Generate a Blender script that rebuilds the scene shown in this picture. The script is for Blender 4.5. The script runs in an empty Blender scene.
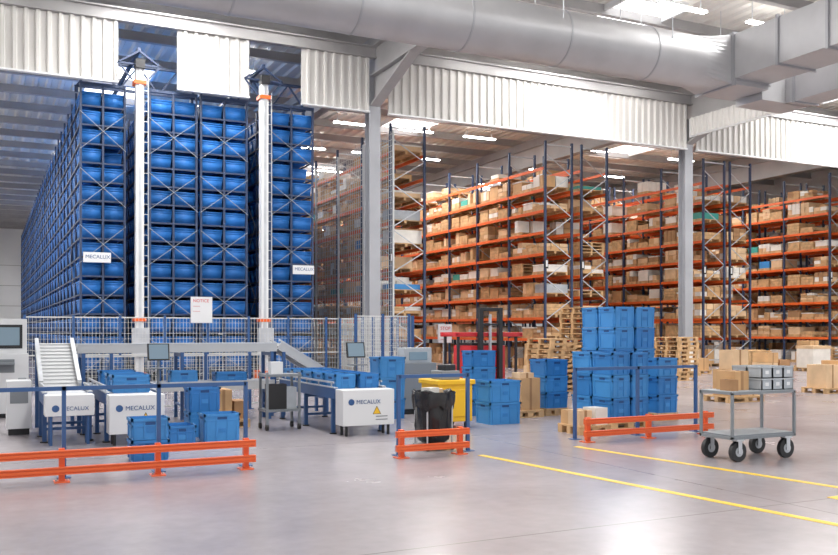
import bpy, math, random
import numpy as np
from mathutils import Vector, Matrix
random.seed(7)
S = bpy.context.scene
S.view_settings.view_transform = 'Standard'
S.view_settings.exposure = 0.08

# ------------------------------------------------------------------ materials
def mat(name, col, rough=0.5, metal=0.0, var=0.0, scale=3.0, bump=0.0, emit=None, estr=0.0):
    m = bpy.data.materials.new(name); m.use_nodes = True
    nt = m.node_tree; b = nt.nodes['Principled BSDF']
    b.inputs['Base Color'].default_value = (*col, 1)
    b.inputs['Roughness'].default_value = rough
    b.inputs['Metallic'].default_value = metal
    if var > 0 or bump > 0:
        tc = nt.nodes.new('ShaderNodeTexCoord')
        n = nt.nodes.new('ShaderNodeTexNoise'); n.inputs['Scale'].default_value = scale
        n.inputs['Detail'].default_value = 4
        nt.links.new(tc.outputs['Object'], n.inputs['Vector'])
        if var > 0:
            r = nt.nodes.new('ShaderNodeValToRGB')
            r.color_ramp.elements[0].position = 0.3; r.color_ramp.elements[1].position = 0.7
            r.color_ramp.elements[0].color = (*[max(0, c*(1-var)) for c in col], 1)
            r.color_ramp.elements[1].color = (*[min(1, c*(1+var)) for c in col], 1)
            nt.links.new(n.outputs['Fac'], r.inputs['Fac'])
            nt.links.new(r.outputs['Color'], b.inputs['Base Color'])
        if bump > 0:
            bp = nt.nodes.new('ShaderNodeBump'); bp.inputs['Strength'].default_value = bump
            nt.links.new(n.outputs['Fac'], bp.inputs['Height'])
            nt.links.new(bp.outputs['Normal'], b.inputs['Normal'])
    if emit:
        b.inputs['Emission Color'].default_value = (*emit, 1)
        b.inputs['Emission Strength'].default_value = estr
    return m

M = dict(
 tote=mat('tote_blue_plastic', (0.03,0.20,0.52), 0.42, 0, .12, 2),
 tote2=mat('tote_blue_plastic_light', (0.05,0.26,0.60), 0.44, 0, .1, 2),
 toteslot=mat('tote_slot_shade', (0.012,0.07,0.22), 0.5),
 bin=mat('rack_bin_blue', (0.022,0.18,0.56), 0.55, 0, .22, .6),
 navy=mat('rack_navy_steel', (0.03,0.05,0.11), 0.5),
 brace=mat('brace_steel', (0.30,0.33,0.38), 0.5),
 rail=mat('rail_blue_steel', (0.035,0.10,0.26), 0.4),
 orange=mat('beam_orange_steel', (0.82,0.14,0.025), 0.42, 0, .1, 1),
 barrier=mat('barrier_orange_paint', (0.80,0.13,0.03), 0.35),
 galv=mat('galvanised_steel', (0.55,0.57,0.6), 0.4, .4, .12, 3),
 duct=mat('duct_galvanised', (0.48,0.475,0.485), 0.42, .5, .08, 1.2),
 ductseam=mat('duct_seam', (0.40,0.40,0.42), 0.42, .5),
 beamgrey=mat('roof_beam_grey', (0.37,0.36,0.36), 0.55, 0, .1, 1),
 column=mat('column_grey', (0.36,0.37,0.40), 0.5, 0, .08, 1),
 ceil=mat('ceiling_deck', (0.74,0.72,0.68), 0.55, 0, .06, .3),
 white=mat('white_sheet', (0.62,0.605,0.58), 0.45, 0, .04, .5),
 whitep=mat('white_paint', (0.74,0.75,0.76), 0.4),
 wire=mat('mesh_wire', (0.62,0.63,0.62), 0.45),
 wall=mat('wall_paint', (0.78,0.79,0.80), 0.7, 0, .05, .4),
 card1=mat('cardboard_tan', (0.58,0.35,0.17), 0.8, 0, .18, 2),
 card2=mat('cardboard_light', (0.72,0.50,0.30), 0.8, 0, .15, 2),
 card3=mat('cardboard_brown', (0.38,0.21,0.10), 0.8, 0, .2, 2),
 wrap=mat('stretch_wrap_white', (0.80,0.76,0.70), 0.35, 0, .1, 3),
 wood=mat('pallet_wood', (0.60,0.38,0.19), 0.75, 0, .25, 5),
 dark=mat('dark_rubber', (0.02,0.02,0.022), 0.5),
 black=mat('black_plastic_bag', (0.014,0.014,0.016), 0.22, 0, 0, 12, .9),
 grey=mat('machine_grey', (0.22,0.24,0.26), 0.45),
 lgrey=mat('crate_grey', (0.42,0.45,0.48), 0.5, 0, .1, 4),
 belt=mat('conveyor_belt', (0.50,0.51,0.52), 0.5),
 yellow=mat('yellow_plastic', (0.85,0.50,0.02), 0.4),
 line=mat('yellow_floor_paint', (0.85,0.55,0.02), 0.4, 0, .1, 6),
 red=mat('red_paint', (0.62,0.025,0.03), 0.35),
 screen=mat('screen_glass', (0.10,0.14,0.18), 0.15, emit=(.35,.5,.6), estr=.25),
 green=mat('green_sheet', (0.05,0.33,0.28), 0.5),
 lamp=mat('lamp_tube', (1,1,1), .5, emit=(1,.98,.94), estr=15.0),
 sky=mat('skylight_glazing', (1,1,1), .5, emit=(1,1,1), estr=2.5),
)

# floor
def floor_mat():
    m = bpy.data.materials.new('polished_concrete'); m.use_nodes = True
    nt = m.node_tree; b = nt.nodes['Principled BSDF']; L = nt.links.new
    tc = nt.nodes.new('ShaderNodeTexCoord')
    n1 = nt.nodes.new('ShaderNodeTexNoise'); n1.inputs['Scale'].default_value = .35; n1.inputs['Detail'].default_value = 7; n1.inputs['Roughness'].default_value=.6
    n2 = nt.nodes.new('ShaderNodeTexNoise'); n2.inputs['Scale'].default_value = 7; n2.inputs['Detail'].default_value = 6
    L(tc.outputs['Object'], n1.inputs['Vector']); L(tc.outputs['Object'], n2.inputs['Vector'])
    mx = nt.nodes.new('ShaderNodeMath'); mx.operation = 'MULTIPLY_ADD'; mx.inputs[1].default_value = .3
    L(n2.outputs['Fac'], mx.inputs[0]); L(n1.outputs['Fac'], mx.inputs[2])
    r = nt.nodes.new('ShaderNodeValToRGB')
    r.color_ramp.elements[0].position = .35; r.color_ramp.elements[0].color = (.27,.24,.255,1)
    r.color_ramp.elements[1].position = .95; r.color_ramp.elements[1].color = (.41,.375,.385,1)
    L(mx.outputs[0], r.inputs['Fac'])
    sep = nt.nodes.new('ShaderNodeSeparateXYZ'); L(tc.outputs['Object'], sep.inputs[0])
    outs = []
    for ax, per in (('X', 6.85), ('Y', 6.0)):
        a = nt.nodes.new('ShaderNodeMath'); a.operation = 'PINGPONG'; a.inputs[1].default_value = per/2
        L(sep.outputs[ax], a.inputs[0])
        c = nt.nodes.new('ShaderNodeMath'); c.operation = 'LESS_THAN'; c.inputs[1].default_value = .008
        L(a.outputs[0], c.inputs[0]); outs.append(c)
    mm = nt.nodes.new('ShaderNodeMath'); mm.operation = 'MAXIMUM'
    L(outs[0].outputs[0], mm.inputs[0]); L(outs[1].outputs[0], mm.inputs[1])
    mix = nt.nodes.new('ShaderNodeMixRGB'); mix.inputs['Color2'].default_value = (.20,.18,.18,1)
    L(mm.outputs[0], mix.inputs['Fac']); L(r.outputs['Color'], mix.inputs['Color1'])
    L(mix.outputs['Color'], b.inputs['Base Color'])
    mr = nt.nodes.new('ShaderNodeMapRange'); mr.inputs['To Min'].default_value = .14; mr.inputs['To Max'].default_value = .34
    L(n1.outputs['Fac'], mr.inputs['Value']); L(mr.outputs[0], b.inputs['Roughness'])
    b.inputs['Specular IOR Level'].default_value = .65
    return m
M['floor'] = floor_mat()

# ------------------------------------------------------------------ mesh builder
class MB:
    def __init__(s): s.v=[]; s.f=[]; s.m=[]; s.mats=[]; s.smooth=[]
    def mi(s, k):
        if k not in s.mats: s.mats.append(k)
        return s.mats.index(k)
    def poly(s, pts, faces, k, smooth=False):
        o=len(s.v); s.v.extend([tuple(p) for p in pts]); i=s.mi(k)
        for f in faces:
            s.f.append(tuple(o+a for a in f)); s.m.append(i); s.smooth.append(smooth)
    def box(s,x0,x1,y0,y1,z0,z1,k):
        s.poly([(x0,y0,z0),(x1,y0,z0),(x1,y1,z0),(x0,y1,z0),(x0,y0,z1),(x1,y0,z1),(x1,y1,z1),(x0,y1,z1)],
               [(0,3,2,1),(4,5,6,7),(0,1,5,4),(1,2,6,5),(2,3,7,6),(3,0,4,7)],k)
    def rbox(s,cx,cy,z0,sx,sy,h,ang,k):
        c,n=math.cos(ang),math.sin(ang); P=[]
        for z in (z0,z0+h):
            for a,b in ((-1,-1),(1,-1),(1,1),(-1,1)):
                x=a*sx/2;y=b*sy/2; P.append((cx+x*c-y*n,cy+x*n+y*c,z))
        s.poly(P,[(0,3,2,1),(4,5,6,7),(0,1,5,4),(1,2,6,5),(2,3,7,6),(3,0,4,7)],k)
    def beam(s,p0,p1,w,h,k):
        p0=Vector(p0);p1=Vector(p1);d=(p1-p0).normalized()
        up=Vector((0,0,1)) if abs(d.z)<.95 else Vector((0,1,0))
        a=d.cross(up).normalized()*w/2; b=a.cross(d).normalized()*h/2
        P=[p0-a-b,p0+a-b,p0+a+b,p0-a+b,p1-a-b,p1+a-b,p1+a+b,p1-a+b]
        s.poly(P,[(0,3,2,1),(4,5,6,7),(0,1,5,4),(1,2,6,5),(2,3,7,6),(3,0,4,7)],k)
    def cyl(s,p0,p1,r,k,n=12,r2=None,cap=True):
        p0=Vector(p0);p1=Vector(p1);d=(p1-p0).normalized(); r2=r if r2 is None else r2
        up=Vector((0,0,1)) if abs(d.z)<.95 else Vector((0,1,0))
        a=d.cross(up).normalized(); b=a.cross(d).normalized()
        P=[p0+(a*math.cos(t)+b*math.sin(t))*r for t in [2*math.pi*i/n for i in range(n)]]
        P+=[p1+(a*math.cos(t)+b*math.sin(t))*r2 for t in [2*math.pi*i/n for i in range(n)]]
        s.poly(P,[(i,(i+1)%n,n+(i+1)%n,n+i) for i in range(n)],k,True)
        if cap: s.poly(P,[tuple(range(n-1,-1,-1)),tuple(range(n,2*n))],k)
    def build(s,name,parent=None,bevel=0):
        me=bpy.data.meshes.new(name); me.from_pydata(s.v,[],s.f)
        for k in s.mats: me.materials.append(M[k])
        me.polygons.foreach_set('material_index',s.m)
        me.polygons.foreach_set('use_smooth',s.smooth)
        me.update()
        ob=bpy.data.objects.new(name,me); S.collection.objects.link(ob)
        if parent: ob.parent=parent
        if bevel:
            bv=ob.modifiers.new('bevel','BEVEL'); bv.width=bevel; bv.segments=2; bv.limit_method='ANGLE'
        return ob

def text(name, body, loc, size, k, parent=None, rot=(math.pi/2,0,0)):
    c=bpy.data.curves.new(name,'FONT'); c.body=body; c.size=size; c.extrude=.001
    c.materials.append(M[k]); o=bpy.data.objects.new(name,c); o.location=loc; o.rotation_euler=rot
    S.collection.objects.link(o)
    if parent: o.parent=parent
    return o

# ------------------------------------------------------------------ room shell
XL,XR,Y0,Y1,ZC=-9.0,48.0,-3.0,96.0,11.9
b=MB(); b.box(XL,XR,Y0,Y1,-.2,0,'floor'); b.build('floor')
b=MB(); b.box(XL-.3,XL,Y0,Y1,0,ZC,'wall'); b.build('wall_left')
b=MB(); b.box(XR,XR+.3,Y0,Y1,0,ZC,'wall'); b.build('wall_right')
b=MB(); b.box(XL,XR,Y1,Y1+.3,0,ZC,'wall')
for z in (2,4,6,8): b.box(XL,XR,Y1-.03,Y1,z,z+.05,'beamgrey')
b.build('wall_back')

def corrug(b, a0, a1, pitch, depth, fn, k):
    n=int(round((a1-a0)/pitch)); pr=[]
    for i in range(n):
        a=a0+i*pitch
        pr+=[(a,0),(a+pitch*.5,0),(a+pitch*.62,depth),(a+pitch*.88,depth)]
    pr.append((a0+n*pitch,0))
    P=[fn(a,o,0) for a,o in pr]+[fn(a,o,1) for a,o in pr]; m=len(pr)
    b.poly(P,[(i,i+1,m+i+1,m+i) for i in range(m-1)],k)

b=MB()
corrug(b,XL,XR,.5,.09,lambda a,o,s:(a,Y0 if s==0 else Y1,ZC-o),'ceil')
b.box(XL-.3,XR+.3,Y0,Y1+.3,ZC+.02,ZC+.2,'ceil')
b.build('ceiling')

b=MB()
y=Y0+1.2
while y<Y1:
    b.box(XL,XR,y-.02,y+.02,ZC-.42,ZC-.1,'beamgrey')
    b.box(XL,XR,y-.1,y+.1,ZC-.44,ZC-.41,'beamgrey')
    y+=3.0
b.build('roof_purlins')
for gx in (-2.1,11.65,25.35,39.0):
    b=MB(); z0,z1=10.1,11.0
    b.box(gx-.03,gx+.03,Y0,Y1,z0,z1+.46,'beamgrey')
    b.box(gx-.2,gx+.2,Y0,Y1,z0-.04,z0,'beamgrey'); b.box(gx-.2,gx+.2,Y0,Y1,z1,z1+.04,'beamgrey')
    for sg in (-1,1):
        b.poly([(gx-.03,27.2,z0-1.0),(gx+.03,27.2,z0-1.0),(gx-.03,27.2+sg*3.2,z0),(gx+.03,27.2+sg*3.2,z0),(gx-.03,27.2,z0),(gx+.03,27.2,z0)],
               [(0,1,3,2),(0,2,4),(1,5,3)],'beamgrey')
        b.beam((gx,27.2+sg*.1,z0-1.0),(gx,27.2+sg*3.2,z0-.02),.36,.05,'beamgrey')
    b.build('roof_girder')
for gx in (-2.1,11.65,25.35,39.0):
    for py in (27.25,54,80):
        if py>30 and gx<11: continue
        b=MB(); b.box(gx-.2,gx+.2,py-.2,py-.16,0,10.06,'column'); b.box(gx-.2,gx+.2,py+.16,py+.2,0,10.06,'column')
        b.box(gx-.03,gx+.03,py-.16,py+.16,0,10.06,'column'); b.box(gx-.28,gx+.28,py-.28,py+.28,0,.04,'column')
        b.build('steel_column')

def header(x0,x1,z0=8.88,z1=10.62,y=26.95):
    b=MB(); corrug(b,x0,x1,(x1-x0)/max(1,round((x1-x0)/.3)),.075,lambda a,o,s:(a,y-o,z0 if s==0 else z1),'white')
    b.box(x0,x1,y+.005,y+.06,z0,z1,'white')
    b.box(x0,x1,y-.09,y+.08,z0-.05,z0,'whitep')
    b.build('header_panel')
header(XL,3.48); header(5.17,7.37); header(9.06,11.40); header(12.1,25.1); header(25.65,47.9)
b=MB()
b.box(XL,XR,26.9,26.94,10.66,10.98,'beamgrey'); b.box(XL,XR,26.8,27.04,10.63,10.67,'beamgrey'); b.box(XL,XR,26.8,27.04,10.98,11.02,'beamgrey')
b.build('header_beam')
b=MB(); corrug(b,Y0,26.8,.27,.05,lambda a,o,s:(25.1-o,a,9.35 if s==0 else 10.04),'white')
b.box(25.12,25.2,Y0,26.8,9.3,10.04,'whitep'); b.build('side_header_panel')

def area(name, x,y,z,sx,sy,p,col=(1,1,1)):
    l=bpy.data.lights.new(name,'AREA'); l.shape='RECTANGLE'; l.size=sx; l.size_y=sy; l.energy=p; l.color=col
    o=bpy.data.objects.new(name,l); o.location=(x,y,z); S.collection.objects.link(o); return o
for sx in (-5.2,4.8,18.5,32.0):  # leftmost row is added, glazing and lamps, to brighten the bin rack's left side
    for sy in (3,14.5,24,38,54,74):
        if sx<0 and sy<20: continue
        b=MB(); x0,x1,y0,y1=sx-1.1,sx+1.1,sy-3,sy+3
        b.box(x0,x1,y0,y1,ZC-.15,ZC-.13,'sky')
        for (a,c,d,e) in ((x0-.08,x0,y0,y1),(x1,x1+.08,y0,y1),(x0,x1,y0-.08,y0),(x0,x1,y1,y1+.08)): b.box(a,c,d,e,ZC-.3,ZC-.11,'whitep')
        b.build('skylight')
        area('skylight_lamp',sx,sy,ZC-.46,2.0,6.0,700 if sy<16 else 900,(1,.99,.97))
b=MB()
for yy in np.arange(8,92,6.0):
    for xx in (-6,-0.6,8.2,15.2,18.5,22,29,35,42):
        b.box(xx-.9,xx+.9,yy-.03,yy+.03,ZC-.74,ZC-.68,'whitep')
        b.box(xx-.88,xx+.88,yy-.09,yy-.03,ZC-.76,ZC-.70,'lamp'); b.box(xx-.88,xx+.88,yy+.03,yy+.09,ZC-.76,ZC-.70,'lamp')
        for q in (-.7,.7): b.box(xx+q-.01,xx+q+.01,yy-.01,yy+.01,ZC-.68,ZC-.1,'galv')
b.build('fluorescent_light_rows')

# ------------------------------------------------------------------ ventilation duct
b=MB(); R=.60; yc,zc=16.0,8.02
b.cyl((-8.9,yc,zc),(15.0,yc,zc),R,'duct',40,cap=False)
for x in np.arange(-8,15.1,2.4): b.cyl((x-.02,yc,zc),(x+.02,yc,zc),R+.012,'ductseam',40)
n=40; P=[]
for t in [2*math.pi*i/n for i in range(n)]: P.append((15.0,yc+R*math.cos(t),zc+R*math.sin(t)))
for t in [2*math.pi*i/n for i in range(n)]:
    c,s_=math.cos(t),math.sin(t); q=.58/max(abs(c),abs(s_)); P.append((15.8,yc+q*c,zc+q*s_))
b.poly(P,[(i,(i+1)%n,n+(i+1)%n,n+i) for i in range(n)],'duct')
b.box(15.8,16.95,yc-.6,yc+.58,zc-.58,zc+.58,'duct')
b.box(15.76,15.84,yc-.64,yc+.62,zc-.62,zc+.62,'ductseam')
b.box(15.8,16.95,-2.5,yc-.6,zc-.45,zc+.58,'duct')
for yy in np.arange(-1.5,15.5,1.3): b.box(15.75,17.0,yy-.03,yy+.03,zc-.5,zc+.63,'ductseam')
b.box(17.0,18.6,yc-.35,yc+.5,zc-.75,zc-.1,'duct')
b.box(17.8,18.6,-2.5,yc-.3,zc-.75,zc-.1,'duct')
for yy in np.arange(-1.5,15.5,1.3): b.box(17.76,18.64,yy-.03,yy+.03,zc-.79,zc-.06,'ductseam')
for x in np.arange(-7,15,3.0):
    for q in (-.55,.55): b.cyl((x,yc+q,zc),(x,yc+q*.9,ZC-.1),.012,'galv',6)
for yy in np.arange(0,15,3.0):
    for xx in (15.7,17.05): b.cyl((xx,yy,zc-.4),(xx,yy,ZC-.1),.012,'galv',6)
b.build('ventilation_duct')
b=MB(); b.cyl((-8.9,21,10.6),(47.9,21,10.6),.06,'galv',8); b.cyl((-8.9,24,10.9),(47.9,24,10.9),.05,'galv',8)
for x in np.arange(-7,47,4): 
    b.cyl((x,21,10.6),(x,21,ZC-.1),.01,'galv',6); b.cyl((x,24,10.9),(x,24,ZC-.1),.01,'galv',6)
b.build('sprinkler_pipes')

# ------------------------------------------------------------------ automated bin rack
def bin_template(sx,sy,h):
    V=[];F=[]
    def bx(x0,x1,y0,y1,z0,z1,tp=0):
        o=len(V); V.extend([(x0+tp,y0+tp,z0),(x1-tp,y0+tp,z0),(x1-tp,y1-tp,z0),(x0+tp,y1-tp,z0),(x0,y0,z1),(x1,y0,z1),(x1,y1,z1),(x0,y1,z1)])
        F.extend([[o+i for i in f] for f in [(0,3,2,1),(4,5,6,7),(0,1,5,4),(1,2,6,5),(2,3,7,6),(3,0,4,7)]])
    bx(-sx/2+.012,sx/2-.012,-sy/2+.012,sy/2-.012,0,h-.03,.03)
    bx(-sx/2,sx/2,-sy/2,sy/2,h-.05,h)
    bx(-sx/2+.005,sx/2-.005,-sy/2+.005,sy/2-.005,h-.11,h-.09)
    return np.array(V,dtype=float),np.array(F)
def tile_mesh(name,tmpl,offs,k,parent=None):
    V,F=tmpl; O=np.array(offs); n=len(O)
    VV=(V[None]+O[:,None]).reshape(-1,3); FF=(F[None]+(np.arange(n)*len(V))[:,None,None]).reshape(-1,4)
    me=bpy.data.meshes.new(name); me.vertices.add(len(VV)); me.vertices.foreach_set('co',VV.ravel())
    me.loops.add(FF.size); me.loops.foreach_set('vertex_index',FF.ravel().astype(np.int32))
    me.polygons.add(len(FF)); me.polygons.foreach_set('loop_start',np.arange(0,FF.size,4,dtype=np.int32))
    me.update(calc_edges=True); me.validate(); me.materials.append(M[k])
    ob=bpy.data.objects.new(name,me); S.collection.objects.link(ob)
    if parent: ob.parent=parent
    return ob
YB=27.3; LV=15; PZ=.55; ZB=.5; LEN=47
def bin_rack(x0,x1):
    b=MB(); w=x1-x0; xm=(x0+x1)/2; top=ZB+LV*PZ+.1
    ys=[YB]+list(np.arange(YB+1.45,YB+LEN,1.45))
    for i,y in enumerate(ys):
        for x in (x0+.03,xm,x1-.03): b.box(x-.03,x+.03,y-.035,y+.035,0,top,'navy')
    for q in (YB-.05,):
        z=.3; i=0
        while z<top-1.0:
            pa,pb=(x0,x1)
            b.beam((pa,q,z),(pb,q,z+1.1),.016,.016,'brace'); b.beam((pb,q-.02,z),(pa,q-.02,z+1.1),.016,.016,'brace')
            z+=1.65; i+=1
    for l in range(LV):
        z=ZB+l*PZ
        for x in (x0+.02,xm-.03,xm+.03,x1-.02): b.box(x-.02,x+.02,YB,YB+LEN,z-.05,z,'navy')
        b.box(x0,x1,YB-.03,YB+.02,z-.06,z-.01,'navy')
    b.box(x0,x1,YB-.05,YB+.05,top-.08,top,'navy')
    for j in range(1,len(ys)-2,4):
        z=.3
        while z<top-2.4:
            b.beam((x0-.02,ys[j],z),(x0-.02,ys[j+1],z+1.2),.01,.03,'brace')
            b.beam((x0-.02,ys[j+1],z+1.2),(x0-.02,ys[j],z+2.4),.01,.03,'brace'); z+=2.4
    rack=b.build('automated_bin_rack')
    sx=(w/2)-.06; offs=[]
    for l in range(LV):
        for i in range(int(LEN/.483)):
            yy=YB+.27+i*.483
            for xc in (x0+w*.25-.0,x0+w*.75):
                if random.random()<.96: offs.append((xc+random.uniform(-.01,.01),yy+random.uniform(0,.03),ZB+l*PZ))
    tile_mesh('storage_bins',bin_template(sx+.02,.44,.40),offs,'bin',rack)
    return rack
r1=bin_rack(2.46,3.74); bin_rack(4.40,5.84); bin_rack(5.92,7.40); bin_rack(8.08,9.58)
def plate(name,x0,x1,y,z0,z1,txt=None,tk='rail',k='whitep',parent=None,ts=.1):
    b=MB(); b.box(x0,x1,y,y+.02,z0,z1,k); b.box(x0-.01,x1+.01,y+.005,y+.03,z0-.01,z1+.01,'galv'); o=b.build(name,parent)
    if txt:
        for i,t in enumerate(txt): text('lettering',t,(x0+.05,y-.004,z1-ts*(1.15*(i+1))),ts,tk,o)
    return o
plate('rack_nameplate',2.55,3.30,YB-.14,3.62,3.9,['MECALUX'],ts=.15,parent=r1)
plate('rack_nameplate',8.85,9.55,YB-.14,3.45,3.72,['MECALUX'],ts=.14,parent=r1)

def crane(x):
    b=MB(); y=26.6
    b.box(x-.11,x+.11,y-.14,y+.14,.3,9.2,'whitep')
    b.box(x-.035,x+.035,y-.17,y-.14,.3,9.2,'galv')
    b.box(x-.2,x+.2,y-.2,y+.4,.05,.4,'orange')
    b.box(x-.24,x+.24,y-.3,y-.18,.9,1.7,'galv'); b.box(x-.17,x+.17,y-.19,y+.2,8.75,8.86,'orange')
    b.box(x-.17,x+.17,y-.19,y+.2,1.9,2.0,'orange')
    b.box(x-.13,x+.13,y-.25,y+.1,9.2,9.45,'dark')
    b.beam((x-.6,y,9.35),(x,y,9.75),.05,.05,'navy'); b.beam((x+.6,y,9.35),(x,y,9.75),.05,.05,'navy'); b.beam((x-.6,y,9.35),(x+.6,y,9.35),.05,.05,'navy')
    b.beam((x-.6,y,9.35),(x-.2,y,8.9),.045,.045,'navy'); b.beam((x+.6,y,9.35),(x+.2,y,8.9),.045,.045,'navy')
    b.box(x-.05,x+.05,y,y+48,9.75,9.85,'navy'); b.box(x-.04,x+.04,y,y+48,0,.1,'galv')
    for z in np.arange(.8,8.8,.3): b.box(x+.12,x+.25,y-.02,y+.0,z,z+.02,'galv')
    b.box(x+.235,x+.26,y-.03,y+.01,.5,9,'galv')
    b.build('stacker_crane')
crane(4.02); crane(7.72)
b=MB()
for z in (8.95,9.75):
    b.box(2.46,9.58,28.3,28.38,z,z+.08,'navy')
for i,x in enumerate(np.arange(2.46,9.5,.6)):
    z0,z1=(8.98,9.8) if i%2==0 else (9.8,8.98); b.beam((x,28.34,z0),(x+.6,28.34,z1),.05,.05,'navy')
for x in (2.46,5.88,9.58): b.box(x-.05,x+.05,28.3,28.4,8.8,9.0,'navy')
b.build('rack_top_truss')

# ------------------------------------------------------------------ mesh fences
def fence_x(name,x0,x1,y,h,step=.09,w=.008,panel=1.2,post='rail'):
    b=MB(); n=max(1,round((x1-x0)/panel)); pw=(x1-x0)/n
    for i in range(n+1):
        x=x0+i*pw; b.box(x-.03,x+.03,y-.03,y+.03,0,h+.04,post); b.box(x-.07,x+.07,y-.07,y+.07,0,.012,post)
    for z in np.arange(.12,h,step*1.6): b.box(x0,x1,y-w/2,y+w/2,z-w/2,z+w/2,'wire')
    for x in np.arange(x0,x1,step): b.box(x-w/2,x+w/2,y-w/2,y+w/2,.1,h,'wire')
    for z in (.12,h*.5,h-.02): b.box(x0,x1,y-.015,y+.015,z-.015,z+.015,'wire')
    return b.build(name)
def fence_y(name,x,y0,y1,h,step=.12,w=.012,panel=1.5,post='navy',hs=None):
    b=MB(); n=max(1,round((y1-y0)/panel)); pw=(y1-y0)/n
    for i in range(n+1):
        y=y0+i*pw; b.box(x-.03,x+.03,y-.03,y+.03,0,h,post)
    for z in np.arange(.1,h,hs or step): b.box(x-w/2,x+w/2,y0,y1,z-w/2,z+w/2,'wire')
    for y in np.arange(y0,y1,step): b.box(x-w/2,x+w/2,y-w/2,y+w/2,.1,h,'wire')
    return b.build(name)
fs=fence_x('safety_mesh_fence',.9,11.3,24.5,2.0)
fence_y('tall_mesh_screen',12.75,28,36,8.6,.2,.014,2.6,'wire',.2)
fence_y('safety_mesh_fence',9.4,19.5,24.4,2.0,.1,.01,1.2,'rail')
fence_x('safety_mesh_fence',7.9,9.3,19.5,2.0,.09,.008,.7)
fence_x('safety_mesh_fence',1.3,5.9,18.2,1.15,.08,.007,.9,'rail')
plate('notice_board',5.05,5.62,24.4,1.85,2.55,['NOTICE','-----','-----'],'red',ts=.12)
plate('warning_sign',9.65,10.0,18.6,1.35,1.78,['STOP','---','---'],'red',ts=.11)
b=MB(); b.cyl((9.82,18.66,0),(9.82,18.66,1.8),.025,'galv',8); b.cyl((9.82,18.66,0),(9.82,18.66,.03),.16,'galv',16); b.build('sign_post')

# ------------------------------------------------------------------ pallets, racks, loads
def pallet(b,cx,cy,z,sx=1.15,sy=.8,simple=False,k='wood'):
    if simple:
        b.box(cx-sx/2,cx+sx/2,cy-sy/2,cy+sy/2,z+.1,z+.13,k)
        for q in (-1,0,1): b.box(cx+q*(sx/2-.06)-.05,cx+q*(sx/2-.06)+.05,cy-sy/2,cy+sy/2,z,z+.1,k)
        return
    for i in range(6):
        x=cx-sx/2+ (i+.5)*sx/6; b.box(x-sx/13,x+sx/13,cy-sy/2,cy+sy/2,z+.115,z+.14,k)
    for q in (-1,0,1):
        yy=cy+q*(sy/2-.06); b.box(cx-sx/2,cx+sx/2,yy-.05,yy+.05,z+.095,z+.115,k)
        for p in (-1,0,1): xx=cx+p*(sx/2-.06); b.box(xx-.06,xx+.06,yy-.05,yy+.05,z+.02,z+.095,k)
        b.box(cx-sx/2,cx+sx/2,yy-.05,yy+.05,z,z+.02,k)
CK=['card1','card2','card3','card1','card2','wrap','wrap','card2','wood']
def load(b,cx,cy,z,sx,sy,hmax):
    pallet(b,cx,cy,z,sx,sy,True)
    z+=.13; t=random.random(); k=random.choice(CK); h=random.uniform(.35,1)*hmax
    if t<.2:
        b.box(cx-sx/2+.03,cx+sx/2-.03,cy-sy/2+.03,cy+sy/2-.03,z,z+h,k)
        b.box(cx-sx/2+.01,cx+sx/2-.01,cy-sy/2+.01,cy+sy/2-.01,z+h-.05,z+h,random.choice((k,'card3','wrap')))
    elif t<.36:
        nz=max(1,int(h/.14))
        for q in range(nz): b.box(cx-sx/2+.01,cx+sx/2-.01,cy-sy/2+.01,cy+sy/2-.01,z+q*.14+.008,z+q*.14+.132,'wood')
        b.box(cx-sx/2+.03,cx+sx/2-.03,cy-sy/2+.03,cy+sy/2-.03,z,z+nz*.14,'card3')
    elif t<.88:
        nx=random.choice((2,3)); ny=random.choice((2,3,3)); nz=random.choice((1,2,2,3)); hz=h/nz
        for i in range(nx):
            for j in range(ny):
                m_=nz if random.random()<.75 else nz-1
                for l in range(m_):
                    kk=random.choice((k,k,k,'card2','wrap','card1'))
                    x=cx-sx/2+(i+.5)*sx/nx; y=cy-sy/2+(j+.5)*sy/ny; e=random.uniform(.008,.03)
                    b.box(x-sx/nx/2+e,x+sx/nx/2-.02,y-sy/ny/2+.012,y+sy/ny/2-.012,z+l*hz,z+(l+1)*hz-.012,kk)
    elif t<.94:
        for q in range(random.choice((1,2,3))): pallet(b,cx,cy,z+.14*q-.0,sx,sy,True)
    else:
        b.box(cx-sx/2+.05,cx+sx/2-.05,cy-sy/2+.05,cy+sy/2-.05,z,z+h*.7,random.choice(('tote2','wrap','lgrey','green')))
NL=9; ZL=[1.30+.875*i for i in range(NL)]
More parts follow.
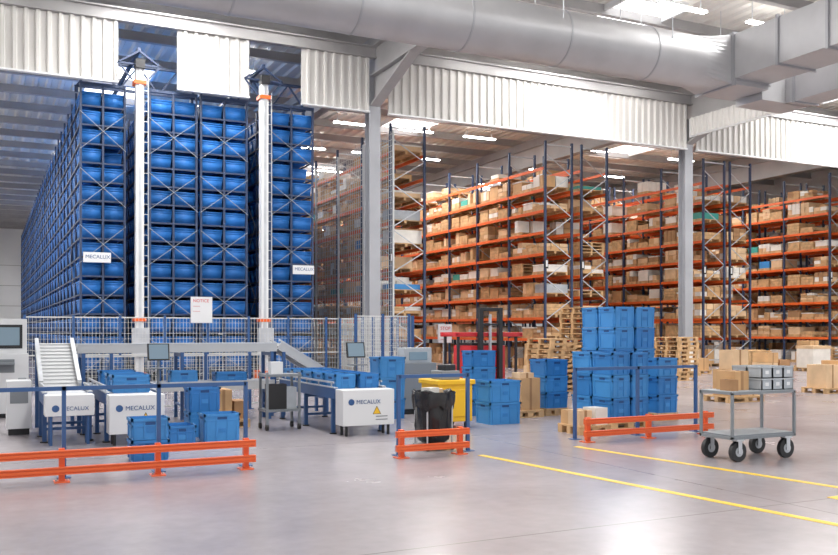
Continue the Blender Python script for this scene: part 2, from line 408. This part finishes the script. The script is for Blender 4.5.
def rack(x0,x1,y0,nb,bay=2.75,top=9.35,skip=()):
    b=MB(); ys=[y0+i*bay for i in range(nb+1)]
    for y in ys:
        for x in (x0+.045,x1-.045):
            b.box(x-.045,x+.045,y-.04,y+.04,0,top,'navy'); b.box(x-.08,x+.08,y-.08,y+.08,0,.02,'navy')
        z=.35; i=0
        while z<top-.8:
            pa,pb=(x0+.05,x1-.05) if i%2==0 else (x1-.05,x0+.05)
            b.beam((pa,y,z),(pb,y,z+.85),.03,.035,'galv')
            z+=.85; i+=1
        for z in (.3,top-.15): b.beam((x0+.05,y,z),(x1-.05,y,z),.035,.05,'galv')
    for z in ZL:
        for x in (x0+.02,x1-.02):
            for i in range(nb): b.box(x-.03,x+.03,ys[i]+.045,ys[i+1]-.045,z-.115,z,'orange')
    b.box(x0-.02,x0+.14,y0-.09,y0-.06,4.15,4.55,'dark'); b.box(x0+.02,x0+.10,y0-.1,y0-.09,4.22,4.48,'whitep')
    for x in (x0+.04,x1-.04): b.box(x-.09,x+.09,y0-.14,y0-.05,0,.4,'orange')
    r=b.build('pallet_rack')
    b=MB(); sy=(bay-.3)/3; sx=(x1-x0)-.12
    for z in [0.0]+ZL:
        hm=.56 if z!=ZL[-1] else .5
        if z==0: hm=.85
        for i in range(nb):
            if z==ZL[-1] and random.random()<.35: continue
            for j in range(3):
                if random.random()<(.1 if z<8 else .35): continue
                load(b,(x0+x1)/2+random.uniform(-.04,.04),ys[i]+.15+(j+.5)*sy,z+.002,sx,sy-.07,hm)
    b.build('pallet_loads',r)
rack(13.5,15.0,30,9)
rack(20.4,21.8,30,10); rack(22.2,23.6,30,8)
rack(28.9,30.25,30,9); rack(30.5,31.85,30,7)
rack(37.1,38.4,30,8); rack(38.75,40.1,30,6)
rack(45.5,46.9,30,6)

# ------------------------------------------------------------------ totes
def tote(b,cx,cy,z,sx=.6,sy=.4,h=.32,k='tote'):
    t=.02; a,c=sx/2-.012,sy/2-.012; a2,c2=a-.012,c-.012
    P=[(cx+i*a2,cy+j*c2,z) for i,j in ((-1,-1),(1,-1),(1,1),(-1,1))]+[(cx+i*a,cy+j*c,z+h) for i,j in ((-1,-1),(1,-1),(1,1),(-1,1))]
    P+=[(cx+i*(a-t),cy+j*(c-t),z+h) for i,j in ((-1,-1),(1,-1),(1,1),(-1,1))]+[(cx+i*(a2-t),cy+j*(c2-t),z+.02) for i,j in ((-1,-1),(1,-1),(1,1),(-1,1))]
    F=[(0,3,2,1),(12,13,14,15)]
    for i in range(4):
        j=(i+1)%4; F+=[(i,j,4+j,4+i),(4+i,4+j,8+j,8+i),(8+i,8+j,12+j,12+i)]
    b.poly(P,F,k)
    X0,X1,Y_0,Y_1=cx-sx/2,cx+sx/2,cy-sy/2,cy+sy/2
    for z0,z1,e in ((z+h-.035,z+h,0),(z+h-.1,z+h-.085,.006)):
        b.box(X0+e,X1-e,Y_0+e,Y_0+.03,z0,z1,k); b.box(X0+e,X1-e,Y_1-.03,Y_1-e,z0,z1,k)
        b.box(X0+e,X0+.03,Y_0+e,Y_1-e,z0,z1,k); b.box(X1-.03,X1-e,Y_0+e,Y_1-e,z0,z1,k)
    for q in (-.8,-.3,.3,.8):
        x=cx+q*sx/2
        b.box(x-.008,x+.008,Y_0+.008,Y_0+.04,z+.03,z+h-.03,k); b.box(x-.008,x+.008,Y_1-.04,Y_1-.008,z+.03,z+h-.03,k)
    for q in (-.75,.75):
        y=cy+q*sy/2
        b.box(X0+.008,X0+.04,y-.008,y+.008,z+.03,z+h-.03,k); b.box(X1-.04,X1-.008,y-.008,y+.008,z+.03,z+h-.03,k)
    b.box(cx-.07,cx+.07,Y_0+.009,Y_0+.03,z+h-.08,z+h-.045,'toteslot'); b.box(X0+.009,X0+.03,cy-.07,cy+.07,z+h-.08,z+h-.045,'toteslot')  # handle recesses: their shade is painted as flat dark patches
    b.box(cx-.05,cx+.05,Y_0+.0125,Y_0+.03,z+h*.35,z+h*.35+.06,'tote2' if k=='tote' else 'tote')
def stack(name,x0,x1,y0,y1,nx,ny,nz,h,z0=0.0,pal=True,drop=0,parent=None):
    b=MB(); sx=(x1-x0)/nx; sy=(y1-y0)/ny
    if pal:
        npal=max(1,round((x1-x0)/1.2)); pw=(x1-x0)/npal
        for i in range(npal): pallet(b,x0+(i+.5)*pw,(y0+y1)/2,0.0,pw-.02,y1-y0)
        z0=.14
    for i in range(nx):
        for j in range(ny):
            n=nz-(1 if (random.random()<drop) else 0)
            for l in range(n):
                tote(b,x0+(i+.5)*sx,y0+(j+.5)*sy,z0+l*(h+.004),sx-.008,sy-.008,h,random.choice(('tote','tote2')))
    return b.build(name,parent)
stack('blue_tote_stack',10.40,11.38,13.02,14.05,2,2,5,.385)
stack('blue_tote_stack',9.30,10.10,11.7,12.85,2,2,3,.375)
stack('blue_tote_stack',10.92,11.42,12.45,12.92,1,1,3,.33)
stack('blue_tote_stack',9.66,10.2,14.15,14.75,1,1,3,.31)
stack('blue_tote_stack',7.85,8.5,13.2,13.75,1,1,2,.38,pal=False)
stack('blue_tote_stack',8.35,8.9,14.7,15.15,1,1,4,.31,pal=False)
stack('blue_tote_stack',6.5,7.05,14.9,15.4,1,1,3,.38,pal=False)
stack('blue_tote_stack',1.62,2.10,11.4,11.8,1,1,2,.27,pal=False)
stack('blue_tote_stack',2.85,3.4,12.9,13.35,1,1,1,.42,pal=False)
stack('blue_tote_stack',2.8,3.3,13.7,14.15,1,1,2,.38,pal=False)
b=MB(); tote(b,2.5,12.9,0,.4,.5,.3); b.build('blue_tote')

def carton(b,cx,cy,z,sx,sy,h,k='card1',ang=0):
    b.rbox(cx,cy,z,sx,sy,h,ang,k); b.rbox(cx,cy,z,.05,sy+.004,h+.003,ang,'card3')
    b.rbox(cx,cy,z+h-.004,sx+.004,.006,.006,ang,'dark')
b=MB(); pallet(b,9.22,14.35,0,.6,.7); carton(b,9.25,14.3,.14,.42,.5,.6,'card1'); carton(b,9.2,14.25,.74,.3,.3,.1,'card2'); b.build('carton_pallet')
b=MB(); pallet(b,8.66,11.6,0,.62,.6); carton(b,8.5,11.5,.14,.24,.3,.24,'card2'); b.rbox(8.8,11.5,.14,.25,.3,.27,.1,'wrap'); carton(b,8.6,11.78,.14,.4,.2,.22,'card1'); b.build('carton_pallet')
b=MB(); pallet(b,3.75,15.1,0,.6,.7); carton(b,3.62,15.1,.14,.28,.5,.5,'card1'); carton(b,3.92,15.1,.14,.24,.5,.3,'card3'); b.build('carton_pallet')
def pstack(x,y,n,a=0):
    b=MB()
    for i in range(n): pallet(b,x+random.uniform(-.03,.03),y+random.uniform(-.03,.03),i*.142,.85,1.2)
    b.build('wooden_pallet_stack')
pstack(14.95,20,16); pstack(13.95,20.2,10); pstack(20.6,22.6,10)
for i,(x,y,n) in enumerate(((16.3,24,3),(17.8,25,2),(19.3,26.3,3),(22.6,24.6,3),(24,25.5,2),(26.8,25.2,3),(28.4,26.3,2),(30,25,3),(31.6,26.4,3),(33.4,26,3),(35,27,2),(36.7,28,3),(29.8,22.8,2),(32,24.4,3),(25.2,22.8,2),(34.2,23.6,2))):
    b=MB(); pallet(b,x,y,0,1.2,.9)
    if i%4==3:
        b.box(x-.5,x+.5,y-.4,y+.4,.14,1.0,'wrap'); b.box(x-.52,x+.52,y-.42,y+.42,.9,1.02,'card2')
    elif i%4==1:
        for q in range(n+2): pallet(b,x,y,.142*(q+1),1.2,.9)
    else:
        for q in range(n): carton(b,x-.3+q*.02,y,.14+q*.36,.5,.7,.35,random.choice(('card1','card2')))
        carton(b,x+.3,y,.14,.5,.7,.45,random.choice(('card3','card2','card1')))
    b.build('carton_pallet')

# ------------------------------------------------------------------ conveyors
def conveyor_y(name,x0,x1,y0,y1,z=.70,box=True,side='rail',zb=.16,logo=True):
    b=MB()
    for x in (x0,x1):
        b.box(x-.025,x+.025,y0,y1,z-.14,z+.03,side); b.box(x-.035,x+.035,y0,y1,z+.03,z+.045,'galv')
    yy=y0+.06
    while yy<y1-.03:
        b.cyl((x0+.025,yy,z-.01),(x1-.025,yy,z-.01),.026,'galv',8); yy+=.09
    for y in np.linspace(y0+.12,y1-.12,max(2,int((y1-y0)/1.0)+1)):
        for x in (x0,x1):
            b.box(x-.03,x+.03,y-.03,y+.03,.02,z-.14,side); b.cyl((x,y,0),(x,y,.02),.06,'dark',10)
        b.box(x0,x1,y-.02,y+.02,.18,.22,side); b.box(x0,x1,y-.02,y+.02,z-.2,z-.15,side)
    b.box(x0+.1,x1-.1,y0+.2,y1-.2,z-.16,z-.1,'grey')
    for x in (x0,x1): b.box(x-.012,x+.012,y0+.1,y1-.1,z+.10,z+.13,'galv')
    for y in np.arange(y0+.2,y1,.6):
        for x in (x0,x1): b.box(x-.01,x+.01,y-.01,y+.01,z+.03,z+.11,'galv')
    ob=b.build(name)
    if box:
        c=MB(); c.box(x0-.02,x1+.02,y0-.36,y0-.03,zb,z+.02,'whitep')
        for x in (x0+.06,x1-.06):
            for y in (y0-.3,y0-.1): c.cyl((x,y,0),(x,y,zb),.025,side if zb>.2 else 'dark',8)
        d=c.build('drive_cover',ob,.012); yf=y0-.365
        c=MB(); cx=x0+(x1-x0)*.66
        if zb<.2:
            c.poly([(cx-.06,yf,.34),(cx+.06,yf,.34),(cx,yf,.45)],[(0,1,2)],'yellow'); c.poly([(cx-.072,yf+.002,.333),(cx+.072,yf+.002,.333),(cx,yf+.002,.465)],[(0,1,2)],'dark')
            for z_ in (.24,.29): c.box(x1-.3,x1-.1,yf,yf+.004,z_,z_+.015,'grey')
        c.cyl((x0+.12,yf,.53),(x0+.12,yf+.005,.53),.05,'rail',16)
        c.build('labels',ob); text('lettering','MECALUX',(x0+.2,yf-.001,.50),.08 if zb>.2 else .09,'rail',ob)
    return ob
def conveyor_x(name,x0,x1,y0,y1,z,leg=True):
    b=MB()
    for y in (y0,y1):
        b.box(x0,x1,y-.025,y+.025,z-.12,z+.03,'belt'); b.box(x0,x1,y-.03,y+.03,z+.03,z+.045,'galv')
    b.box(x0,x1,y0,y1,z-.05,z,'belt')
    for x in np.linspace(x0+.1,x1-.1,max(2,int((x1-x0)/1.3)+1)):
        for y in (y0,y1): b.box(x-.03,x+.03,y-.03,y+.03,0,z-.12,'rail')
        b.box(x-.02,x+.02,y0,y1,.25,.29,'rail'); b.box(x-.02,x+.02,y0,y1,z-.2,z-.14,'rail')
    return b.build(name)
c2=conveyor_y('roller_conveyor',4.97,5.8,13.1,16.0)
for i,y in enumerate((13.45,14.0,14.55,15.1,15.65)):
    b=MB()
    tote(b,5.18,y,.702,.38,.5,.24,'tote2'); tote(b,5.59,y,.702,.38,.5,.24,'tote'); b.build('conveyed_totes',c2)
c1=conveyor_y('roller_conveyor',1.60,2.33,13.55,16.2)
for y in (13.9,14.5,15.4):
    b=MB(); tote(b,1.96,y,.702,.56,.42,.28,random.choice(('tote','tote2'))); b.build('conveyed_totes',c1)
c0=conveyor_y('roller_conveyor',.78,1.40,13.9,14.95,.70,zb=.42)
el=conveyor_x('elevated_conveyor',1.45,5.05,16.5,17.1,1.36)
def incline(name,p0,p1,w,axis):
    b=MB(); p0=Vector(p0);p1=Vector(p1); off=Vector((0,w/2,0)) if axis=='x' else Vector((w/2,0,0))
    b.beam(p0,p1,w,.05,'belt')
    for s_ in (-1,1):
        b.beam(p0+off*s_,p1+off*s_,.05,.17,'belt'); b.beam(p0+off*s_+Vector((0,0,.1)),p1+off*s_+Vector((0,0,.1)),.06,.03,'galv')
    for t in (.08,.92):
        q=p0.lerp(p1,t)
        for s_ in (-1,1): r=q+off*s_; b.box(r.x-.03,r.x+.03,r.y-.03,r.y+.03,0,r.z-.08,'rail')
        a_=q+off; c_=q-off; b.beam((a_.x,a_.y,.3),(c_.x,c_.y,.3),.04,.04,'rail')
    for t in np.linspace(.05,.95,12):
        q=p0.lerp(p1,t)+Vector((0,0,.035)); b.beam(q-off*.9,q+off*.9,.015,.015,'belt')
    return b.build(name)
incline('inclined_conveyor',(5.1,16.8,1.36),(6.15,16.8,.72),.6,'x')
incline('inclined_conveyor',(1.07,16.4,1.40),(1.07,15.0,.74),.56,'y')
tc=conveyor_x('transfer_conveyor',2.5,4.85,16.0,16.35,.68)
b=MB(); tote(b,4.05,16.17,.682,.6,.3,.2,'tote'); tote(b,3.2,16.17,.682,.5,.3,.24,'tote2'); b.build('conveyed_totes',tc)
b=MB(); b.box(-.5,.74,18.3,19.1,.08,1.2,'whitep'); b.box(-.45,.69,18.35,19.05,0,.08,'dark')
b.box(-.3,.72,18.45,18.95,1.2,1.86,'whitep'); b.box(.18,.64,18.43,18.45,1.3,1.75,'dark'); b.box(.23,.59,18.42,18.43,1.36,1.7,'screen')
b.box(.1,.12,18.29,18.3,.12,1.16,'grey'); b.box(.2,.5,18.285,18.3,.85,1.1,'grey'); b.box(.56,.7,18.28,18.3,.5,.75,'lgrey')
b.box(.2,.5,18.1,18.3,1.0,1.04,'grey'); b.build('control_cabinet',None,.012)
b=MB(); b.box(.3,.66,15.2,15.7,.1,.85,'whitep'); b.box(.33,.63,15.25,15.65,0,.1,'dark'); b.box(.35,.61,15.19,15.2,.5,.75,'grey'); b.build('switch_box',None,.01)
b=MB()
for x in (4.15,4.7):
    for y in (14.1,14.5): b.box(x-.02,x+.02,y-.02,y+.02,.08,.95,'grey'); b.cyl((x-.02,y,.05),(x+.02,y,.05),.05,'dark',12)
for z in (.3,.88): b.box(4.12,4.73,14.07,14.53,z,z+.04,'grey')
b.box(4.2,4.5,14.15,14.4,.34,.75,'dark'); b.box(4.25,4.45,14.2,14.4,.92,1.12,'whitep'); b.box(4.5,4.67,14.15,14.4,.34,.7,'lgrey'); b.build('tool_trolley')
# scanner kiosks on posts
for kx,ky in ((2.62,15.3),(6.15,15.2)):
    b=MB(); b.cyl((kx,ky,0),(kx,ky,.02),.15,'grey',20); b.cyl((kx,ky,.02),(kx,ky,1.15),.022,'grey',10)
    b.beam((kx,ky-.04,1.14),(kx,ky+.02,1.42),.36,.03,'dark'); b.beam((kx,ky-.058,1.165),(kx,ky-.003,1.405),.31,.012,'screen')
    b.box(kx-.16,kx+.16,ky-.2,ky,1.0,1.02,'grey'); b.build('scanner_kiosk')

# ------------------------------------------------------------------ barriers & handrails
def barrier(x0,x1,y):
    b=MB()
    for zc_ in (.13,.31):
        b.box(x0,x1,y-.05,y-.0,zc_-.04,zc_+.04,'barrier'); b.box(x0,x1,y-.062,y-.05,zc_-.015,zc_+.015,'barrier')
        b.box(x0,x1,y-.065,y-.05,zc_+.028,zc_+.04,'barrier'); b.box(x0,x1,y-.065,y-.05,zc_-.04,zc_-.028,'barrier')
    n=max(1,round((x1-x0)/1.1))
    for i in range(n+1):
        x=x0+.1+(x1-x0-.2)*i/n
        b.box(x-.03,x+.03,y,y+.07,0,.365,'barrier'); b.box(x-.08,x+.08,y-.05,y+.13,0,.012,'barrier')
        for p in (-.055,.055): b.cyl((x+p,y+.03,.012),(x+p,y+.03,.03),.012,'galv',6)
    b.build('floor_barrier')
barrier(-2.4,2.88,10.3); barrier(4.72,5.78,10.3); barrier(7.86,10.35,10.55)
def handrail(x0,x1,y,n,h=1.02,low=True):
    b=MB()
    for i in range(n+1):
        x=x0+(x1-x0)*i/n; b.box(x-.022,x+.022,y-.022,y+.022,0,h,'rail'); b.box(x-.07,x+.07,y-.07,y+.07,0,.01,'rail')
    b.box(x0,x1,y-.022,y+.022,h-.045,h,'rail')
    if low: b.box(x0,x1,y-.018,y+.018,h*.55,h*.55+.035,'rail')
    b.build('guard_rail')
handrail(-2.3,2.85,10.6,5,1.02,False); handrail(4.88,5.92,10.55,1,1.06,False); handrail(8.0,10.4,10.95,2,1.08,False)

# ------------------------------------------------------------------ waste bag on a stand
b=MB(); n=56; prof=[(.10,.05),(.09,.15),(.14,.22),(.3,.25),(.5,.255),(.66,.25),(.74,.262),(.775,.285),(.80,.292),(.81,.275),(.79,.25),(.6,.2)]
bx_,by_=5.60,10.95; P=[];F=[]
for j,(z,r) in enumerate(prof):
    for i in range(n):
        t=2*math.pi*i/n; amp=.018 if z<.7 else .03
        w=1+amp*2*math.sin(7*t+j*.7)+amp*math.sin(17*t+2*j)+amp*.8*math.sin(25*t-j)
        zz=z+(.02*math.sin(5*t+1) if z>.25 else 0)
        if 7<=j<=8: zz+= .012*math.sin(11*t)
        P.append((bx_+r*w*math.cos(t),by_+r*w*math.sin(t),zz))
for j in range(len(prof)-1):
    for i in range(n): F.append((j*n+i,j*n+(i+1)%n,(j+1)*n+(i+1)%n,(j+1)*n+i))
F.append(tuple(range(n-1,-1,-1)))
b.poly(P,F,'black',True)
P=[];F=[]
for j,(z,r) in enumerate(((.80,.293),(.74,.30),(.66,.295),(.58,.285))):
    for i in range(n):
        t=2*math.pi*i/n; w=1+.02*math.sin(9*t+j)+.02*math.sin(16*t)
        P.append((bx_+r*w*math.cos(t),by_+r*w*math.sin(t),z+(.03*math.sin(6*t)+.02*math.sin(14*t) if j==3 else 0)))
for j in range(3):
    for i in range(n): F.append((j*n+i,j*n+(i+1)%n,(j+1)*n+(i+1)%n,(j+1)*n+i))
b.poly(P,F,'black',True)
for a in (.8,2.36,3.93,5.5):
    x,y=bx_+.27*math.cos(a),by_+.27*math.sin(a); b.cyl((x,y,.05),(x,y,.8),.012,'galv',8); b.cyl((x,y-.02,.035),(x,y+.02,.035),.035,'dark',12)
b.cyl((bx_,by_,.05),(bx_,by_,.075),.27,'grey',28)
b.rbox(bx_-.05,by_,.68,.2,.16,.17,.4,'wrap'); b.rbox(bx_+.1,by_+.05,.66,.12,.14,.17,-.3,'card2')
b.build('waste_bag_stand')
b=MB(); b.box(6.72,7.36,12.95,13.6,.12,.80,'yellow'); b.box(6.68,7.40,12.91,13.64,.74,.82,'yellow')
b.box(6.76,7.32,12.93,12.96,.2,.66,'yellow')
for x in (6.8,7.28):
    for y in (13.0,13.55): b.cyl((x-.025,y,.06),(x+.025,y,.06),.06,'dark',12)
b.box(6.8,7.15,13.0,13.4,.82,.97,'grey'); b.rbox(7.0,13.2,.97,.25,.2,.1,.3,'dark'); b.build('yellow_container',None,.015)
b=MB(); b.box(7.3,8.05,15.6,16.2,.1,1.0,'grey'); b.box(7.35,8.0,15.65,16.15,0,.1,'dark'); b.box(7.35,7.95,15.62,15.95,1.0,1.3,'lgrey'); b.box(7.45,7.85,15.6,15.62,1.06,1.22,'screen'); b.build('label_printer_station',None,.02)
TX=.55
def tb(x0,x1,y0,y1,z0,z1,k): b.box(x0+TX,x1+TX,y0,y1,z0,z1,k)
b=MB()
for x in (9.35,9.85): tb(x-.05,x+.05,17.0,17.12,.05,2.15,'dark')
tb(9.35,9.85,17.02,17.1,2.07,2.15,'dark'); tb(9.35,9.85,17.02,17.1,1.75,1.8,'dark')
tb(9.58,9.62,17.02,17.1,.2,2.0,'galv')
tb(9.15,10.05,17.15,17.95,.12,1.3,'red'); tb(9.2,10.0,17.2,17.9,1.3,1.36,'dark'); tb(9.35,9.95,17.95,18.1,.5,.9,'grey')
for x in (8.85,10.35):
    tb(x-.03,x+.03,17.15,17.2,.0,1.55,'dark'); tb(x-.03,x+.03,17.76,17.82,0,1.55,'dark')
tb(8.75,10.5,17.12,17.24,1.50,1.6,'red'); tb(8.75,10.5,17.75,17.85,1.50,1.6,'red')
for x in (8.8,9.6,10.45): tb(x-.03,x+.03,17.12,17.85,1.52,1.58,'red')
for x in (9.42,9.82): tb(x-.06,x+.06,15.95,17.0,.06,.12,'dark')
for x in (9.3+TX,10.0+TX):
    for y in (17.3,17.7): b.cyl((x-.04,y,.1),(x+.04,y,.1),.1,'dark',16)
b.build('pallet_stacker_truck',None,.01)

# ------------------------------------------------------------------ cart in the foreground right
cart=bpy.data.objects.new('platform_trolley',None); S.collection.objects.link(cart)
x0,x1,y0,y1=8.34,9.42,8.15,8.68
b=MB()
for x in (x0,x1):
    for y in (y0,y1): b.box(x-.015,x+.015,y-.015,y+.015,.29,.86,'grey')
for z in (.86,.30):
    for y in (y0,y1): b.box(x0-.015,x1+.015,y-.015,y+.015,z-.02,z+.015,'grey')
    for x in (x0,x1): b.box(x-.015,x+.015,y0,y1,z-.02,z+.015,'grey')
b.build('frame',cart)
b=MB(); b.box(x0,x1,y0,y1,.31,.335,'grey'); b.box(x0,x1,y0,y1,.865,.882,'lgrey'); b.build('decks',cart)
for i,(x,y) in enumerate(((x0+.12,y0+.03),(x1-.12,y0+.03),(x0+.12,y1-.03),(x1-.12,y1-.03))):
    b=MB(); r=.125; b.cyl((x,y-.028,r),(x,y+.028,r),r,'dark',32); b.cyl((x,y-.033,r),(x,y+.033,r),.06,'galv',24); b.cyl((x,y-.04,r),(x,y+.04,r),.03,'dark',12)
    b.box(x-.03,x+.03,y-.05,y-.042,.1,.27,'galv'); b.box(x-.03,x+.03,y+.042,y+.05,.1,.27,'galv'); b.box(x-.06,x+.06,y-.055,y+.055,.26,.28,'galv')
    b.build('castor_%d'%(i+1),cart)
b=MB(); z=.883
def crate(b,cx,cy,z,sx,sy,h):
    t=.012; 
    for (a,c,d,e) in ((cx-sx/2,cx+sx/2,cy-sy/2,cy-sy/2+t),(cx-sx/2,cx+sx/2,cy+sy/2-t,cy+sy/2),(cx-sx/2,cx-sx/2+t,cy-sy/2,cy+sy/2),(cx+sx/2-t,cx+sx/2,cy-sy/2,cy+sy/2)): b.box(a,c,d,e,z,z+h,'lgrey')
    b.box(cx-sx/2,cx+sx/2,cy-sy/2,cy+sy/2,z,z+.01,'lgrey')
    b.box(cx-sx/2-.006,cx+sx/2+.006,cy-sy/2-.006,cy-sy/2,z+h-.02,z+h,'lgrey'); b.box(cx-.03,cx+.03,cy-sy/2-.002,cy-sy/2,z+h*.35,z+h*.65,'whitep')
    b.box(cx-sx/2-.006,cx-sx/2,cy-sy/2,cy+sy/2,z+h-.02,z+h,'lgrey')
for i in range(3):
    for j in range(2):
        for l in range(2): crate(b,8.96+i*.19,8.29+j*.26,z+l*.152,.18,.24,.148)
b.build('grey_crates',cart)
b=MB(); carton(b,8.66,8.46,z,.26,.3,.24,'card1',.1); b.build('carton',cart)
b=MB(); carton(b,8.46,8.32,z,.12,.2,.14,'card3',-.1); b.build('carton_small',cart)
b=MB(); pallet(b,15.6,15.2,0,1.1,.8); carton(b,15.5,15.2,.14,.5,.6,.6,'card1'); carton(b,15.9,15.2,.14,.3,.6,.5,'card2'); carton(b,15.6,15.2,.74,.5,.4,.45,'card2'); b.build('carton_pallet')
b=MB(); pallet(b,20.0,16.2,0,1.1,.8); carton(b,19.8,16.2,.14,.5,.6,.6,'card2'); carton(b,20.3,16.2,.14,.4,.6,.7,'card1'); b.build('carton_pallet')

# ------------------------------------------------------------------ floor markings
b=MB()
def line(p,q,w=.09):
    p=Vector((*p,.002));q=Vector((*q,.002)); b.beam(p,q,w,.004,'line')
line((5.86,10.1),(6.62,4.0)); line((7.5,10.25),(8.35,4.0)); b.build('floor_marking_lines')
b=MB(); b.box(7.45,7.75,5.95,6.05,0,.004,'line'); b.box(7.45,7.55,5.5,5.95,0,.004,'line'); b.build('floor_marking_corner')

# ------------------------------------------------------------------ world, camera
w=bpy.data.worlds.new('world'); S.world=w; w.use_nodes=True
w.node_tree.nodes['Background'].inputs['Color'].default_value=(.95,.97,1,1)
w.node_tree.nodes['Background'].inputs['Strength'].default_value=1.0
cam=bpy.data.cameras.new('camera'); co=bpy.data.objects.new('camera',cam); S.collection.objects.link(co)
cam.sensor_width=36; cam.lens=36*884/838; cam.shift_y=52.5/838; cam.clip_end=300
co.location=(0,0,1.65); co.rotation_euler=(math.pi/2,0,-math.radians(26.15)); S.camera=co
